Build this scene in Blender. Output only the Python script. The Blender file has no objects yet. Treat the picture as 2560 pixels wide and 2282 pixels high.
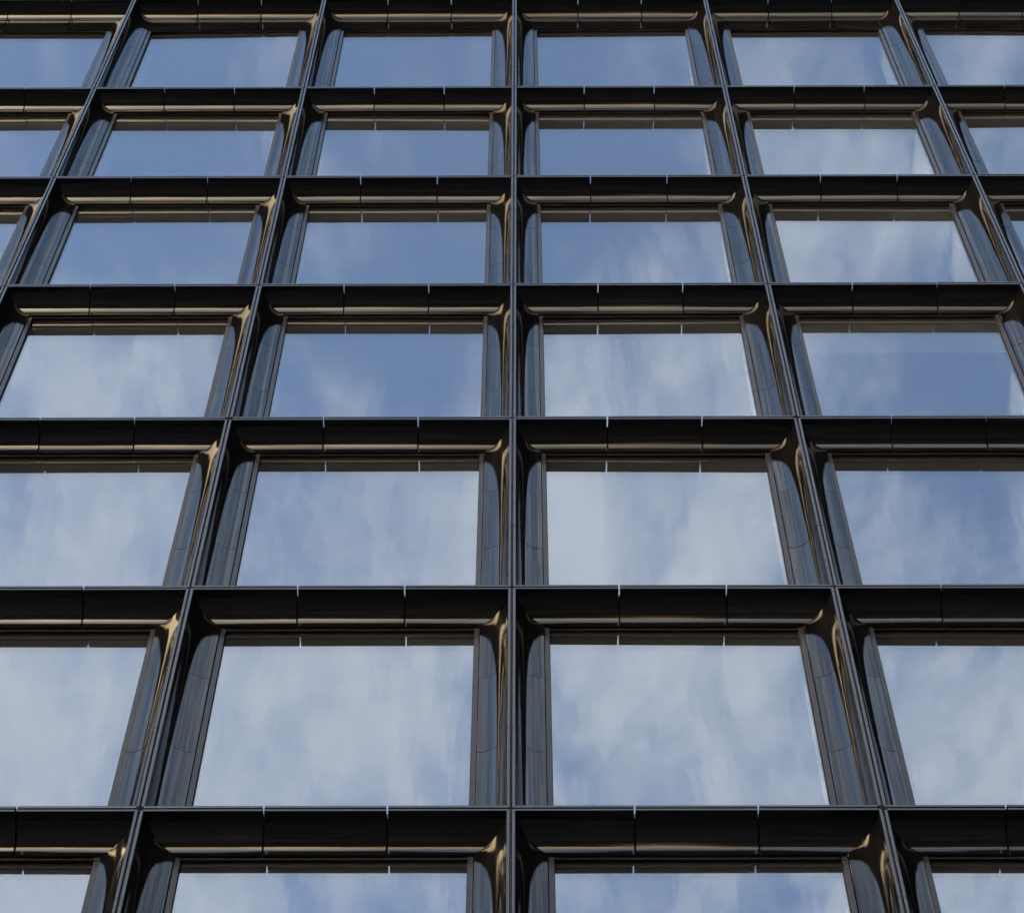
import bpy, bmesh, math, random
from mathutils import Vector, Matrix
random.seed(7)
sc = bpy.context.scene
COL = sc.collection
R = math.radians

# ------------------------------------------------------------------ camera
W = 3.6            # width of one window bay (m)
H = 4.1087         # storey height
ZA = 20.72         # height of the floor line seen lowest in the middle of the picture
CAM = Vector((0.108, -14.154, 1.6))
PITCH, YAW, ROLL = 61.713, -0.463, -0.282
FPX = 6072.2
cam_d = bpy.data.cameras.new('camera')
cam = bpy.data.objects.new('camera', cam_d); COL.objects.link(cam)
cam_d.sensor_width = 36.0; cam_d.sensor_fit = 'HORIZONTAL'
cam_d.lens = 36.0 * FPX / 2560.0
cam_d.clip_start = 0.1; cam_d.clip_end = 6000
ya, pi_, ro = R(YAW), R(PITCH), R(ROLL)
def unyaw(v):      # rotate a direction from camera-yaw space to the world
    x, y, z = v
    return Vector((x*math.cos(ya) + y*math.sin(ya), -x*math.sin(ya) + y*math.cos(ya), z))
fwd = unyaw((0, math.cos(pi_), math.sin(pi_)))
up0 = unyaw((0, -math.sin(pi_), math.cos(pi_)))
rt0 = unyaw((1, 0, 0))
rt = rt0*math.cos(ro) - up0*math.sin(ro)
upv = rt0*math.sin(ro) + up0*math.cos(ro)
rot = Matrix((rt, upv, -fwd)).transposed()
cam.matrix_world = Matrix.Translation(CAM) @ rot.to_4x4()
sc.camera = cam

# ------------------------------------------------------------------ sky, sun, exposure
SUN_AZ = -50.0     # degrees from straight out of the facade, towards the left
SUN_EL = 7.0
sun_dir = Vector((math.sin(R(SUN_AZ))*math.cos(R(SUN_EL)), -math.cos(R(SUN_AZ))*math.cos(R(SUN_EL)), math.sin(R(SUN_EL))))
world = bpy.data.worlds.new('World'); sc.world = world; world.use_nodes = True
wn = world.node_tree; wn.nodes.clear()
class NT:
    def __init__(s, nt): s.nt = nt
    def n(s, t, **k):
        o = s.nt.nodes.new(t)
        for a, v in k.items(): setattr(o, a, v)
        return o
    def l(s, a, b): s.nt.links.new(a, b)
    def m(s, op, a, b=None, c=None, clamp=False):
        o = s.nt.nodes.new('ShaderNodeMath'); o.operation = op; o.use_clamp = clamp
        for i, v in enumerate((a, b, c)):
            if v is None: continue
            if isinstance(v, (int, float)): o.inputs[i].default_value = v
            else: s.l(v, o.inputs[i])
        return o.outputs[0]
    def mix(s, f, a, b):
        o = s.nt.nodes.new('ShaderNodeMix'); o.data_type = 'RGBA'
        for i, v in ((0, f), (6, a), (7, b)):
            if isinstance(v, (int, float)): o.inputs[i].default_value = v
            elif isinstance(v, tuple): o.inputs[i].default_value = (*v, 1) if len(v) == 3 else v
            else: s.l(v, o.inputs[i])
        return o.outputs[2]
    def ramp(s, f, pts):
        o = s.nt.nodes.new('ShaderNodeMapRange'); o.interpolation_type = 'SMOOTHSTEP'
        s.l(f, o.inputs[0]); o.inputs[1].default_value, o.inputs[2].default_value = pts
        return o.outputs[0]
g = NT(wn)
sky = g.n('ShaderNodeTexSky', sky_type='NISHITA')
sky.sun_disc = False; sky.sun_elevation = R(SUN_EL)
sky.sun_rotation = math.atan2(sun_dir.x, sun_dir.y)
sky.altitude = 50; sky.air_density = 1.0; sky.dust_density = 2.5; sky.ozone_density = 3.0
SKY_STRENGTH = 0.12
tc = g.n('ShaderNodeTexCoord')
sp = g.n('ShaderNodeSeparateXYZ'); g.l(tc.outputs['Generated'], sp.inputs[0])
zc = g.m('MAXIMUM', sp.outputs[2], 0.06)
u = g.m('DIVIDE', sp.outputs[0], zc); v = g.m('DIVIDE', sp.outputs[1], zc)
uv = g.n('ShaderNodeCombineXYZ'); g.l(u, uv.inputs[0]); g.l(v, uv.inputs[1])
def wnoise(scale, sx, sy, detail, rough, dist=0.0, off=0.0):
    mp = g.n('ShaderNodeMapping'); g.l(uv.outputs[0], mp.inputs[0])
    mp.inputs['Scale'].default_value = (sx, sy, 1); mp.inputs['Location'].default_value = (off, off*.7, off*.3)
    no = g.n('ShaderNodeTexNoise'); g.l(mp.outputs[0], no.inputs[0])
    no.inputs['Scale'].default_value = scale; no.inputs['Detail'].default_value = detail
    no.inputs['Roughness'].default_value = rough; no.inputs['Distortion'].default_value = dist
    return no.outputs[0]
big = wnoise(5.0, 1.0, .8, 3, .55, .4, 3.1)
wisp = wnoise(17.0, 1.0, .45, 7, .6, .5, 7.7)
fine = wnoise(60.0, 1.0, .6, 5, .6, .3, 1.3)
dens = g.m('ADD', g.m('MULTIPLY', g.m('SUBTRACT', big, .5), 1.5), g.m('MULTIPLY', g.m('SUBTRACT', wisp, .5), 2.3))
dens = g.m('ADD', dens, g.m('MULTIPLY', g.m('SUBTRACT', fine, .5), .75))
# thin cloud banks (place and size in the cloud layer, thickness)
banks = [(-.085, -.665, .13, .07, .34), (.10, -.68, .2, .06, .16), (.03, -.575, .075, .05, .26), (.105, -.49, .05, .045, .42),
         (.155, -.42, .06, .04, .44), (.13, -.375, .04, .03, .3), (.085, -.335, .035, .025, .16), (.21, -.34, .05, .05, .22),
         (-.2, -.56, .09, .06, .24), (-.18, -.475, .07, .045, .34), (-.15, -.42, .05, .03, .12), (-.05, -.565, .06, .035, .30), (.30, -.68, .09, .06, .32),
         (-.05, -.475, .055, .045, -.52), (0, -.81, .5, .07, .42), (.0, -.41, .07, .035, -.22), (.215, -.555, .07, .05, -.3), (.19, -.475, .05, .04, -.16),
         (-.1, -.35, .12, .05, -.22), (-.33, -.68, .1, .07, .15)]
for bu, bv, su, sv, amp in banks:
    a = g.m('DIVIDE', g.m('SUBTRACT', u, bu), su); b = g.m('DIVIDE', g.m('SUBTRACT', v, bv), sv)
    q = g.m('ADD', g.m('MULTIPLY', a, a), g.m('MULTIPLY', b, b))
    e = g.m('MULTIPLY', g.m('EXPONENT', g.m('MULTIPLY', q, -.7)), amp)
    dens = g.m('ADD', dens, e)
# cover thins towards the zenith
rad = g.m('SQRT', g.m('ADD', g.m('MULTIPLY', u, u), g.m('MULTIPLY', v, v)))
elf = g.m('MULTIPLY', g.m('SUBTRACT', rad, .49), 2.0)
elf = g.m('MINIMUM', g.m('MAXIMUM', elf, -.50), .17)
dens = g.m('ADD', dens, elf)
cov = g.m('ADD', g.m('MULTIPLY', g.ramp(dens, (-.34, 1.1)), .86), .09)
CLOUD = (1.60, 1.78, 1.96)
skyc = g.mix(cov, sky.outputs[0], CLOUD)
# below cloud height near the horizon the sky shows through the haze untouched
# low in the sky the evening cloud sheet is lit cream by the sun, grey-white higher up
side = g.m('ADD', g.m('MULTIPLY', sp.outputs[0], sun_dir.x), g.m('MULTIPLY', sp.outputs[1], sun_dir.y))
gx = g.m('MULTIPLY', g.m('SUBTRACT', side, .1), 1.11, clamp=True)
glow = g.m('ADD', g.m('MULTIPLY', g.m('MULTIPLY', gx, gx), 1.75), .30)
glow = g.m('ADD', glow, g.m('MULTIPLY', g.m('POWER', gx, 9.0), 12.0))
lowc = g.mix(gx, (4.7, 4.2, 3.4), (7.0, 4.9, 2.6))
low = g.mix(g.ramp(sp.outputs[2], (.14, .46)), lowc, (2.7, 2.65, 2.7))
sc_ = g.n('ShaderNodeVectorMath', operation='SCALE'); g.l(low, sc_.inputs[0]); g.l(glow, sc_.inputs['Scale'])
lowcov = g.m('ADD', g.m('MULTIPLY', g.ramp(wisp, (.3, .7)), .25), .68)
lowsky = g.mix(lowcov, sky.outputs[0], sc_.outputs[0])
fade = g.ramp(sp.outputs[2], (.34, .70))
skyc2 = g.mix(fade, lowsky, skyc)
bg = g.n('ShaderNodeBackground'); bg.inputs[1].default_value = SKY_STRENGTH
out = g.n('ShaderNodeOutputWorld'); g.l(skyc2, bg.inputs[0]); g.l(bg.outputs[0], out.inputs[0])

sd = bpy.data.lights.new('sun', 'SUN'); sd.energy = 2.5; sd.angle = R(.53); sd.color = (1, .72, .45)
so = bpy.data.objects.new('sun', sd); COL.objects.link(so)
so.rotation_mode = 'QUATERNION'; so.rotation_quaternion = sun_dir.to_track_quat('Z', 'Y')
so.location = (0, 0, 120)

sc.view_settings.view_transform = 'Standard'; sc.view_settings.look = 'None'
sc.view_settings.gamma = 1.0; sc.view_settings.use_curve_mapping = False
sc.view_settings.exposure = 2.74
sc.render.engine = 'CYCLES'
sc.cycles.max_bounces = 14; sc.cycles.glossy_bounces = 8; sc.cycles.transparent_max_bounces = 12
sc.cycles.diffuse_bounces = 3; sc.cycles.caustics_reflective = True; sc.cycles.blur_glossy = 0.0

# ------------------------------------------------------------------ materials
def newmat(name):
    m = bpy.data.materials.new(name); m.use_nodes = True; m.node_tree.nodes.clear()
    t = NT(m.node_tree); o = t.n('ShaderNodeOutputMaterial'); return m, t, o
def noise(t, vec, scale, detail=3, rough=.5, stretch=(1, 1, 1), dist=0.0):
    mp = t.n('ShaderNodeMapping'); t.l(vec, mp.inputs[0]); mp.inputs['Scale'].default_value = stretch
    n = t.n('ShaderNodeTexNoise'); t.l(mp.outputs[0], n.inputs[0])
    n.inputs['Scale'].default_value = scale; n.inputs['Detail'].default_value = detail
    n.inputs['Roughness'].default_value = rough; n.inputs['Distortion'].default_value = dist
    return n.outputs[0]
def objvec(t):
    tc = t.n('ShaderNodeTexCoord'); oi = t.n('ShaderNodeObjectInfo')
    a = t.n('ShaderNodeVectorMath', operation='ADD'); t.l(tc.outputs['Object'], a.inputs[0])
    s = t.n('ShaderNodeVectorMath', operation='SCALE'); s.inputs[0].default_value = (17, 31, 23); t.l(oi.outputs['Random'], s.inputs['Scale'])
    t.l(s.outputs[0], a.inputs[1]); return a.outputs[0], oi.outputs['Random']
def glaze(name, stretch, base=(.0028, .0027, .003), rough=.055, ior=1.57, b1=.0018, b2=.0002):
    """black glazed ceramic, drawn lengthwise: faint long ripples and fine orange peel"""
    m, t, o = newmat(name); vec, rnd = objvec(t)
    p = t.n('ShaderNodeBsdfPrincipled')
    dirt = noise(t, vec, 9, 5, .6, stretch)
    t.l(t.mix(t.ramp(dirt, (.45, .8)), base, tuple(c*2.2+.002 for c in base)), p.inputs['Base Color'])
    rr = t.m('ADD', t.m('MULTIPLY', noise(t, vec, 6, 4, .6, stretch), .07), rough-.035)
    t.l(rr, p.inputs['Roughness']); p.inputs['IOR'].default_value = ior
    r1 = noise(t, vec, 11, 2, .45, stretch)
    r2 = noise(t, vec, 95, 2, .5, (1, 1, 1))
    bp1 = t.n('ShaderNodeBump'); bp1.inputs['Distance'].default_value = b1; t.l(r1, bp1.inputs['Height'])
    bp2 = t.n('ShaderNodeBump'); bp2.inputs['Distance'].default_value = b2; t.l(r2, bp2.inputs['Height'])
    bp3 = t.n('ShaderNodeBump'); bp3.inputs['Distance'].default_value = b1*.14; t.l(noise(t, vec, 55, 3, .6, stretch), bp3.inputs['Height'])
    t.l(bp1.outputs[0], bp3.inputs['Normal']); t.l(bp3.outputs[0], bp2.inputs['Normal'])
    t.l(t.m('ADD', t.m('MULTIPLY', t.ramp(noise(t, vec, 26, 4, .65, stretch), (.3, .7)), .30), t.m('ADD', t.m('MULTIPLY', rnd, .12), .27)), p.inputs['Specular IOR Level']); t.l(bp2.outputs[0], p.inputs['Normal'])
    t.l(p.outputs[0], o.inputs[0]); return m
M = {}
M['jamb'] = glaze('black_glaze_upright', (1, 1, .03))
M['head'] = glaze('black_glaze_level', (.03, 1, 1))
def satin(name, col, rough, ior=1.6, metal=0.0, bump=.00002):
    m, t, o = newmat(name); vec, rnd = objvec(t)
    p = t.n('ShaderNodeBsdfPrincipled'); n1 = noise(t, vec, 14, 5, .6)
    t.l(t.mix(n1, tuple(c*.8 for c in col), tuple(c*1.2 for c in col)), p.inputs['Base Color'])
    t.l(t.m('ADD', t.m('MULTIPLY', n1, .1), rough-.05), p.inputs['Roughness'])
    p.inputs['IOR'].default_value = ior; p.inputs['Metallic'].default_value = metal
    b = t.n('ShaderNodeBump'); b.inputs['Distance'].default_value = bump; t.l(noise(t, vec, 60, 2), b.inputs['Height']); t.l(b.outputs[0], p.inputs['Normal'])
    t.l(p.outputs[0], o.inputs[0]); return m
M['lip'] = satin('glazed_edge', (.02, .021, .024), .16, 1.68)
M['frame'] = satin('dark_anodised_frame', (.020, .018, .018), .24, 1.42)
M['rubber'] = satin('black_rubber', (.004, .004, .004), .8, 1.2)
M['strip'] = satin('grey_metal_strip', (.10, .095, .09), .35, 1.4, .2)
M['black'] = satin('black_lining', (.004, .004, .004), .85, 1.3)
M['white'] = satin('white_plaster', (.88, .87, .85), .7)
M['ceiling'] = satin('ceiling_board', (.55, .55, .53), .8)
M['blind'] = satin('grey_blind_fabric', (.11, .11, .11), .9)
M['dark_room'] = satin('dark_carpet', (.05, .05, .055), .9)
def glass(name, kind):
    m, t, o = newmat(name); vec, rnd = objvec(t)
    gl = t.n('ShaderNodeBsdfGlossy'); gl.inputs['Roughness'].default_value = 0.0
    tr = t.n('ShaderNodeBsdfTransparent')
    if kind == 'out':
        gl.inputs['Color'].default_value = (.965, .965, 1.0, 1); tr.inputs['Color'].default_value = (.85, .88, .90, 1)
        base = .27
    else:
        gl.inputs['Color'].default_value = (.80, .84, 1, 1); tr.inputs['Color'].default_value = (.8, .84, .86, 1)
        base = .16
    fr = t.n('ShaderNodeFresnel'); fr.inputs['IOR'].default_value = 1.5
    f = t.m('ADD', t.m('MULTIPLY', fr.outputs[0], .3), base+.03, clamp=True)
    b = t.n('ShaderNodeBump'); b.inputs['Distance'].default_value = .0008 if kind == 'out' else .0013
    h1 = noise(t, vec, 1.5, 2, .5, (2.6, 1, .45)); h2 = noise(t, vec, 5, 2, .5, (2.4, 1, .18))
    t.l(t.m('ADD', h1, t.m('MULTIPLY', h2, .09)), b.inputs['Height']); 
    t.l(b.outputs[0], gl.inputs['Normal'])
    mx = t.n('ShaderNodeMixShader'); t.l(f, mx.inputs[0]); t.l(tr.outputs[0], mx.inputs[1]); t.l(gl.outputs[0], mx.inputs[2])
    res = mx.outputs[0]
    if kind == 'out':   # rain-run streaks of dust down the pane
        df = t.n('ShaderNodeBsdfDiffuse'); df.inputs[0].default_value = (.40, .40, .40, 1)
        s = noise(t, vec, 34, 3, .6, (1, 1, .011))
        k = t.m('MULTIPLY', t.ramp(s, (.54, .82)), .04)
        k = t.m('ADD', k, .02)
        m2 = t.n('ShaderNodeMixShader'); t.l(k, m2.inputs[0]); t.l(res, m2.inputs[1]); t.l(df.outputs[0], m2.inputs[2]); res = m2.outputs[0]
    t.l(res, o.inputs[0]); return m
M['glass_out'] = glass('coated_outer_glass', 'out')
M['glass_in'] = glass('inner_glass', 'in')
m, t, o = newmat('clear_glass_body'); tr = t.n('ShaderNodeBsdfTransparent'); tr.inputs[0].default_value = (.97, .99, .98, 1); t.l(tr.outputs[0], o.inputs[0]); M['clear'] = m

# ------------------------------------------------------------------ mesh helpers
class MB:
    def __init__(s): s.v = []; s.f = []; s.mi = []
    def box(s, x0, y0, z0, x1, y1, z1, mi=0):
        b = len(s.v)
        s.v += [(x0,y0,z0),(x1,y0,z0),(x1,y1,z0),(x0,y1,z0),(x0,y0,z1),(x1,y0,z1),(x1,y1,z1),(x0,y1,z1)]
        fs = [(0,3,2,1),(4,5,6,7),(0,1,5,4),(1,2,6,5),(2,3,7,6),(3,0,4,7)]
        s.f += [tuple(b+i for i in f) for f in fs]; s.mi += [mi]*6
    def sweep(s, prof, a, b, pmi):
        """closed profile swept from ring a to ring b; a, b map a profile point to 3D"""
        n = len(prof); o = len(s.v)
        s.v += [a(p) for p in prof] + [b(p) for p in prof]
        for i in range(n):
            j = (i+1) % n; s.f.append((o+i, o+j, o+n+j, o+n+i)); s.mi.append(pmi[i])
        s.f.append(tuple(o+i for i in reversed(range(n)))); s.mi.append(pmi[-1])
        s.f.append(tuple(o+n+i for i in range(n))); s.mi.append(pmi[-1])
    def mesh(s, name, mats, sharp=28):
        me = bpy.data.meshes.new(name); me.from_pydata(s.v, [], s.f)
        for k in mats: me.materials.append(M[k])
        me.polygons.foreach_set('material_index', s.mi)
        bm = bmesh.new(); bm.from_mesh(me); bmesh.ops.recalc_face_normals(bm, faces=bm.faces); bm.to_mesh(me); bm.free()
        me.shade_smooth(); me.set_sharp_from_angle(angle=R(sharp)); me.update(); return me
def link(name, me, parent=None, loc=(0, 0, 0), **k):
    o = bpy.data.objects.new(name, me); COL.objects.link(o); o.parent = parent; o.location = loc
    for a, b in k.items(): o[a] = b
    return o

# ------------------------------------------------------------------ panel profile: quarter-round cove behind a flat lip
G, LIP, RAD, TH = .011, .042, .315, .024
END = LIP + RAD
def profile(seg=30):
    """(offset from the bay edge, depth into the wall), clockwise; with material per edge (0 glaze, 1 lip, 2 lining)"""
    P = [(G, .05), (G, .0035), (G+.001, .001), (G+.0035, 0), (LIP-.004, 0), (LIP-.0015, .0008), (LIP, .004)]
    mi = [2, 1, 1, 1, 0, 0]
    cx = LIP + RAD
    ph0 = math.asin(.004/RAD)
    phe = R(78.5)
    for i in range(1, seg+1):
        ph = ph0 + (phe-ph0)*i/seg
        P.append((cx - RAD*math.cos(ph), RAD*math.sin(ph))); mi.append(0)
    ye = RAD*math.sin(phe)
    P.append((cx-.004, ye+.001)); mi.append(0)       # flat band that closes the cove
    P.append((cx-.001, ye+.004)); mi.append(0)
    P.append((cx, RAD+TH)); mi.append(0)
    mi.append(2)
    for i in range(8, -1, -1):
        ph = R(16) + (math.pi/2-R(16))*i/8
        P.append((cx - (RAD+TH)*math.cos(ph), (RAD+TH)*math.sin(ph))); mi.append(2)
    P = [p for i, p in enumerate(P) if i == 0 or (abs(p[0]-P[i-1][0])+abs(p[1]-P[i-1][1])) > 1e-5]
    while len(mi) < len(P): mi.append(2)
    return P, mi[:len(P)]
PROF, PMI = profile()
def TV(o):         # vertical offset of a profile point: the level coves are a little shallower than the upright ones
    return o if o <= LIP else LIP+(o-LIP)*.90
MIT = .0022      # half of the mitre joint
JV, JH = .0035, .010

def jamb_mesh(side, z0, z1, h, seg=30, name='jamb_panel'):
    """side +1: the panel at the bay's left edge; -1: right edge. z0, z1 in the bay; mitred if at its ends"""
    mb = MB()
    X = (lambda p: p[0]) if side > 0 else (lambda p: W - p[0])
    a = (lambda p: (X(p), p[1], (TV(p[0])+MIT) if z0 <= 0 else z0+JV))
    b = (lambda p: (X(p), p[1], (h-TV(p[0])-MIT) if z1 >= h-1e-6 else z1-JV))
    mb.sweep(PROF, a, b, PMI)
    return mb.mesh(name, ['jamb', 'lip', 'black'])
def level_mesh(top, x0, x1, h, name):
    mb = MB()
    Z = (lambda p: h-TV(p[0])) if top else (lambda p: TV(p[0]))
    a = (lambda p: ((p[0]+MIT) if x0 <= 0 else x0+JH, p[1], Z(p)))
    b = (lambda p: ((W-p[0]-MIT) if x1 >= W-1e-6 else x1-JH, p[1], Z(p)))
    mb.sweep(PROF, a, b, PMI)
    return mb.mesh(name, ['head', 'lip', 'black'])
FR_Y0, FR_Y1 = .333, .385          # frame front and back
FOT = .331
FO, FI = END+.006, .416            # frame outer and inner edge, sides
HT = .357                          # frame inner edge, head and sill
GY = .381
def frame_mesh(h, drop):
    """aluminium frame with a slim inner bead; drop lowers the head behind a fascia"""
    mb = MB(); zt = h-HT-drop
    mb.box(FO, FR_Y0, FOT, FI, .47, h-FOT-drop); mb.box(W-FI, FR_Y0, FOT, W-FO, .47, h-FOT-drop)
    mb.box(FI, FR_Y0+.012, zt, W-FI, .47, h-FOT-drop-.003); mb.box(FI, FR_Y0+.012, FOT+.003, W-FI, .47, HT)
    # gasket beads
    for x0, x1 in ((FI, FI+.006), (W-FI-.006, W-FI)): mb.box(x0, GY-.012, HT, x1, GY+.02, zt, 1)
    mb.box(FI+.006, GY-.012, zt-.006, W-FI-.006, GY+.02, zt, 1)
    return mb.mesh('window_frame', ['frame', 'rubber'])
def pane_mesh(h, drop):
    mb = MB(); z0, z1 = HT+.002, h-HT-drop-.002; x0, x1 = FI+.002, W-FI-.002
    for y, mi in ((GY, 0), (GY+.034, 2)):
        k = len(mb.f); mb.box(x0, y, z0, x1, y+.008, z1, 1); mb.mi[k+2] = mi
    return mb.mesh('pane', ['glass_out', 'clear', 'glass_in'])
def fascia_mesh(x0, x1, h, drop):
    mb = MB()
    mb.box((END+.003) if x0 <= 0 else x0+JH, RAD-.004, h-TV(END)-drop, (W-END-.003) if x1 >= W-1e-6 else x1-JH, RAD+TH, h-TV(END)-.003)
    return mb.mesh('fascia_panel', ['head'])

cache = {}
def bay_meshes(h, tall):
    key = tall
    if key in cache: return cache[key]
    nj = 5 if tall else 3; drop = .56 if tall else 0.0
    d = dict(frame=frame_mesh(h, drop), pane=pane_mesh(h, drop))
    d['jamb'] = [jamb_mesh(s, h*i/nj, h*(i+1)/nj, h) for s in (1, -1) for i in range(nj)]
    d['soffit'] = [level_mesh(True, W*i/3, W*(i+1)/3, h, 'soffit_panel') for i in range(3)]
    d['sill'] = [level_mesh(False, W*i/3, W*(i+1)/3, h, 'sill_panel') for i in range(3)]
    d['fascia'] = [fascia_mesh(W*i/3, W*(i+1)/3, h, drop) for i in range(3)] if tall else []
    cache[key] = d; return d
def join_all(d):
    """one mesh of a whole bay, for bays outside the picture"""
    bm = bmesh.new(); mats = []
    me = bpy.data.meshes.new('window')
    for m_ in [d['frame'], d['pane']] + d['jamb'] + d['soffit'] + d['sill'] + d['fascia']:
        n0 = len(bm.faces); bm.from_mesh(m_); bm.faces.ensure_lookup_table()
        for f in bm.faces[n0:]:
            mt = m_.materials[f.material_index]
            if mt not in mats: mats.append(mt)
            f.material_index = mats.index(mt)
    bm.to_mesh(me); bm.free()
    for mt in mats: me.materials.append(mt)
    me.shade_smooth(); me.set_sharp_from_angle(angle=R(28)); return me

# ------------------------------------------------------------------ the ground and street
def ground_mat():
    m, t, o = newmat('stone_paving'); tc = t.n('ShaderNodeTexCoord'); v = tc.outputs['Object']
    p = t.n('ShaderNodeBsdfPrincipled'); n1 = noise(t, v, .6, 8, .6); n2 = noise(t, v, 12, 4, .6)
    c = t.mix(n1, (.03, .03, .03), (.06, .057, .055)); c = t.mix(t.m('MULTIPLY', n2, .5), c, (.03, .03, .03))
    t.l(c, p.inputs['Base Color']); p.inputs['Roughness'].default_value = .8; t.l(p.outputs[0], o.inputs[0]); return m
M['paving'] = ground_mat(); M['asphalt'] = satin('asphalt', (.05, .05, .052), .85); M['kerb'] = satin('granite_kerb', (.25, .25, .24), .7)
M['paint'] = satin('road_paint', (.7, .7, .68), .6)
mb = MB(); mb.v = [(-2500,-2500,0),(2500,-2500,0),(2500,2500,0),(-2500,2500,0)]; mb.f = [(0,1,2,3)]; mb.mi = [0]
link('ground', mb.mesh('ground', ['paving']), kind='structure')
mb = MB(); mb.v = [(-300,-60,.004),(300,-60,.004),(300,-48,.004),(-300,-48,.004)]; mb.f = [(0,1,2,3)]; mb.mi = [0]
link('road', mb.mesh('road', ['asphalt']), kind='structure')
mb = MB(); mb.box(-300, -48, .001, 300, -47.7, .13); mb.box(-300, -60.3, .001, 300, -60, .13)
link('kerb', mb.mesh('kerb', ['kerb']), kind='structure')
mb = MB()
for i in range(-40, 40): mb.box(i*7, -54.07, .006, i*7+3, -53.93, .010)
link('lane_marking', mb.mesh('lane_marking', ['paint']), kind='structure')

# ------------------------------------------------------------------ the building
bld = bpy.data.objects.new('office_building', None); COL.objects.link(bld); bld.location = (0, 0, 0)
bld['label'] = 'black glazed office building with a grid of deep coved window bays mirroring the cloudy sky'
bld['category'] = 'building'
TALL = 1.205*H
rows = []      # (z, height, tall, index)
z = ZA - 2*H
for n in range(-2, 5): rows.append((ZA+n*H, H, False, n))
rows.append((ZA+5*H, TALL, True, 5)); rows.append((ZA+5*H+TALL, TALL, True, 6))
ZTOP = rows[-1][0]+TALL; ZBOT = rows[0][0]
C0, C1 = -5, 4
vis = {-1: (-2, 1), 0: (-2, 1), 1: (-2, 1), 2: (-2, 1), 3: (-3, 2), 4: (-3, 2), 5: (-3, 2)}
joined = {False: join_all(bay_meshes(H, False)), True: join_all(bay_meshes(TALL, True))}
rng = random.Random(3)
for (z, h, tall, n) in rows:
    d = bay_meshes(h, tall)
    for c in range(C0, C1+1):
        loc = Vector((c*W, 0, z))
        lo, hi = vis.get(n, (99, -99))
        if not (lo <= c <= hi):
            link('window', joined[tall], bld, loc); continue
        w = link('window', d['frame'], bld, loc)
        p = link('pane', d['pane'], w)
        # each sealed unit sits a touch differently in its frame
        ax, az = R(rng.gauss(0, .12)), R(rng.gauss(0, .16))
        cen = Vector((W/2, GY, h/2)); rm = Matrix.Rotation(ax, 4, 'X') @ Matrix.Rotation(az, 4, 'Z')
        p.matrix_local = Matrix.Translation(cen) @ rm @ Matrix.Translation(-cen)
        for key, nm in (('jamb', 'jamb_panel'), ('soffit', 'soffit_panel'), ('sill', 'sill_panel'), ('fascia', 'fascia_panel')):
            for me in d[key]:
                q = link(nm, me, w)
                if key != 'fascia':      # hand-set ceramic: never perfectly in line
                    q.location = (rng.gauss(0, .0005), rng.gauss(0, .0008), rng.gauss(0, .0005))

# cavity lining behind the joints, along every bay edge
def lining_prof(k=1.0):
    P = [(0, .13)]
    for i in range(0, 9):
        ph = R(30) + (math.pi/2-R(30))*i/8
        P.append((END - (RAD+.034)*math.cos(ph), (RAD+.034)*math.sin(ph)))
    P += [(END-.03, .42), (0, .42)]
    return P
LP = lining_prof()
full = LP + [(-x, y) for x, y in reversed(LP) if x > 1e-6]
full = [p for i, p in enumerate(full)]
def prism(name, fa, fb, mats):
    mb = MB(); mb.sweep(full, fa, fb, [0]*len(full)); return mb.mesh(name, mats)
for c in range(C0, C1+2):
    link('mullion_core', prism('mullion_core', lambda p: (p[0], p[1], ZBOT), lambda p: (p[0], p[1], ZTOP), ['black']), bld, (c*W, 0, 0))
    mb = MB(); mb.box(-.002, .022, ZBOT, .002, .05, ZTOP); mb.box(-G-.004, .05, ZBOT, G+.004, .125, ZTOP, 1)
    link('joint_strip', mb.mesh('joint_strip', ['strip', 'rubber']), bld, (c*W, 0, 0))
zs = [r[0] for r in rows] + [ZTOP]
for zz in zs:
    link('spandrel_core', prism('spandrel_core', lambda p: (C0*W, p[1]+.002, p[0]), lambda p: ((C1+1)*W, p[1]+.002, p[0]), ['black']), bld, (0, 0, zz))
# gasket patches poking out where the joints cross
def patch_mesh(seed):
    r = random.Random(seed); mb = MB()
    for k in range(7):
        a = r.uniform(-.034, .034); b = r.uniform(-.024, .024); s = r.uniform(.009, .018)
        mb.box(a-s, -.004-.002*k*.3, b-s*.8, a+s, .02, b+s*.8)
    mb.box(-.013, -.0015, -.055, .004, .02, .02); mb.box(.002, -.001, -.02, .012, .02, .05)
    return mb.mesh('gasket_patch', ['rubber'])
for k, (c, n) in enumerate([(-1, 0), (1, 0), (-1, 2), (1, 2)]):
    link('gasket_patch', patch_mesh(k), bld, (c*W, 0, ZA+n*H))

# rooms behind the glass: slabs with pale ceilings, white-cased columns, dark far wall
XL, XR = C0*W, (C1+1)*W
mb = MB(); mb.box(XL, .48, -.25, XR, 9, .28); mb.box(XL, .48, -.34, XR, 1.35, -.252)
mb.box(XL, .50, .282, XR, 8.99, .30, 1)
slab = mb.mesh('floor_slab', ['ceiling', 'dark_room'])
for zz in zs: link('floor_slab', slab, bld, (0, 0, zz))
JX = .338
for (z, h, tall, n) in rows:
    cas = []
    for dep in (1.02, 1.45):
        mb = MB(); mb.box(-JX, .475, .301, JX, dep, h-.345); cas.append(mb.mesh('column_casing', ['white']))
    for c in range(C0, C1+2): link('column_casing', cas[1 if (c == 2 and n in (2, 3, 4)) else 0], bld, (c*W, 0, z))
mb = MB(); mb.box(XL, 9, ZBOT, XR, 9.3, ZTOP); link('core_wall', mb.mesh('core_wall', ['dark_room']), bld)
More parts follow.
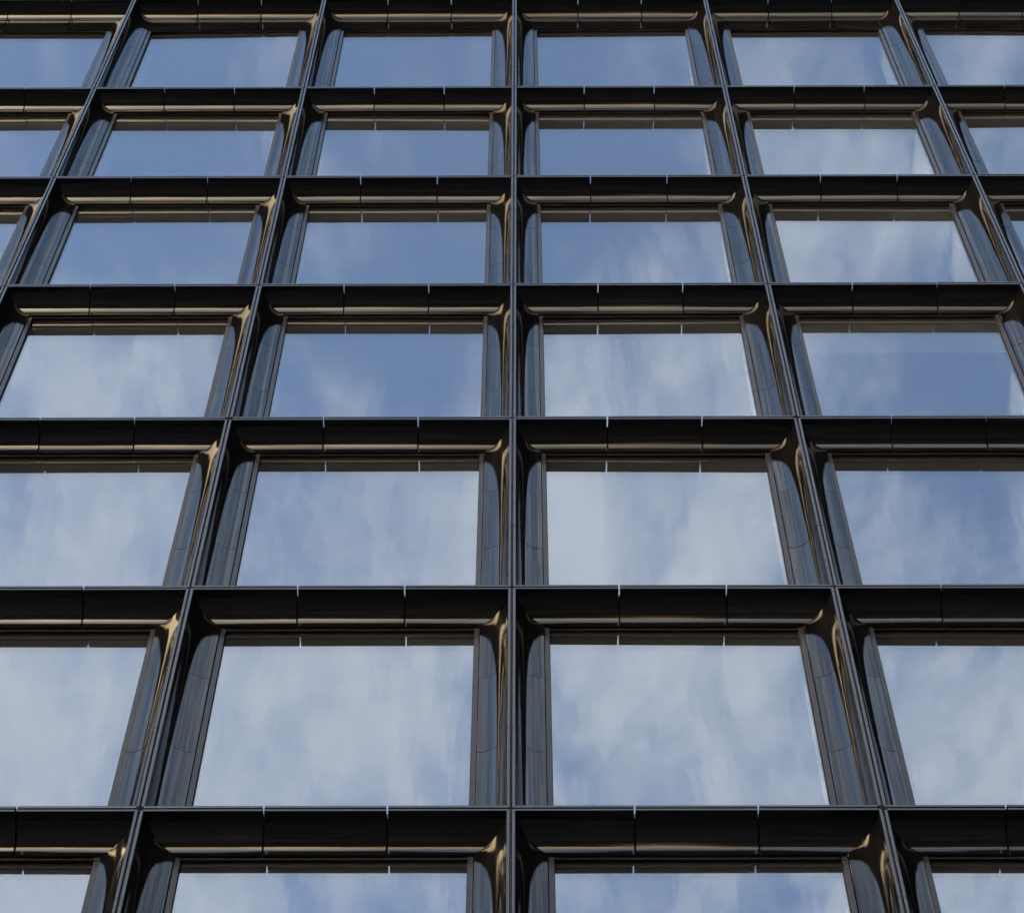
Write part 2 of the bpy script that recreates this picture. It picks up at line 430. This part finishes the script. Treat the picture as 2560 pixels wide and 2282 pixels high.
for n, c, dr, w0 in ((2, 1, .95, 0),):
    zt = ZA+n*H+H-.345; mb = MB(); mb.box(FI-.06, .458, zt-dr, W-FI+.06, .462, zt+.3); mb.box(FI-.06, .452, zt-dr-.03, W-FI+.06, .468, zt-dr, 1)
    link('roller_blind', mb.mesh('roller_blind', ['blind', 'blind']), bld, (c*W, 0, 0))
# the rest of the block: plinth below, storeys above, flanks
mb = MB(); mb.box(XL-6, .05, .002, XR+6, 26, ZBOT-.02); mb.box(XL-6, .05, ZTOP+.02, XR+6, 26, ZTOP+9)
mb.box(XL-6, .05, ZBOT-.02, XL-.02, 26, ZTOP+.02); mb.box(XR+.02, .05, ZBOT-.02, XR+6, 26, ZTOP+.02); mb.box(XL, 25.7, ZBOT, XR, 26, ZTOP)
link('outer_wall', mb.mesh('outer_wall', ['head']), bld)

# ------------------------------------------------------------------ the city across the square, seen in the glaze
def city_mat(name, col):
    return satin(name, col, .6)
M['stone'] = city_mat('beige_stone', (.15, .13, .11)); M['brick'] = city_mat('red_brick', (.12, .06, .045)); M['cgrey'] = city_mat('grey_concrete', (.12, .12, .12))
m, t, o = newmat('city_window'); p = t.n('ShaderNodeBsdfPrincipled'); p.inputs['Base Color'].default_value = (.02, .025, .03, 1); p.inputs['Roughness'].default_value = .08; t.l(p.outputs[0], o.inputs[0]); M['cwin'] = m
def block(name, label, x0, x1, y0, y1, h, mat, fl=3.6, bw=3.2):
    e = bpy.data.objects.new(name, None); COL.objects.link(e); e.location = ((x0+x1)/2, y1, 0); e['label'] = label; e['category'] = 'building'
    e['group'] = 'buildings across the square'
    X, D = (x1-x0)/2, y1-y0
    mb = MB(); mb.box(-X, -D, 0, X, 0, h); link('wall', mb.mesh('wall', [mat]), e)
    mb = MB(); mb.box(-X-.3, -D-.3, h+.003, X+.3, .3, h+.9); mb.box(-X*.4, -D*.7, h+.9, X*.3, -D*.3, h+4); link('roof', mb.mesh('roof', [mat]), e)
    mb = MB(); nx = int(2*X/bw); nz = int((h-3)/fl)
    for i in range(nx):
        for j in range(nz):
            xx = -X+(i+.5)*2*X/nx; zz = 3+j*fl; mb.box(xx-.75, -.1, zz, xx+.75, .03, zz+2.0)
    link('windows', mb.mesh('windows', ['cwin']), e, kind='stuff')
block('office_block', 'long beige stone office block across the square, straight opposite', -52, 6, -122, -96, 32, 'stone')
block('office_block', 'lower grey concrete block right of the beige one across the square', 9, 60, -125, -92, 38, 'cgrey')
block('brick_block', 'red brick block at the right end of the square', 64, 130, -120, -90, 44, 'brick')
block('sun_blocking_tower', 'added unseen beige tower left across the square, sized to block the low sun', -160, -98, -125, -98, 74, 'stone')  # added tower, tall and wide enough to keep direct sun off the facade
block('brick_block', 'long red brick block at the far left of the square', -230, -166, -110, -70, 26, 'brick')
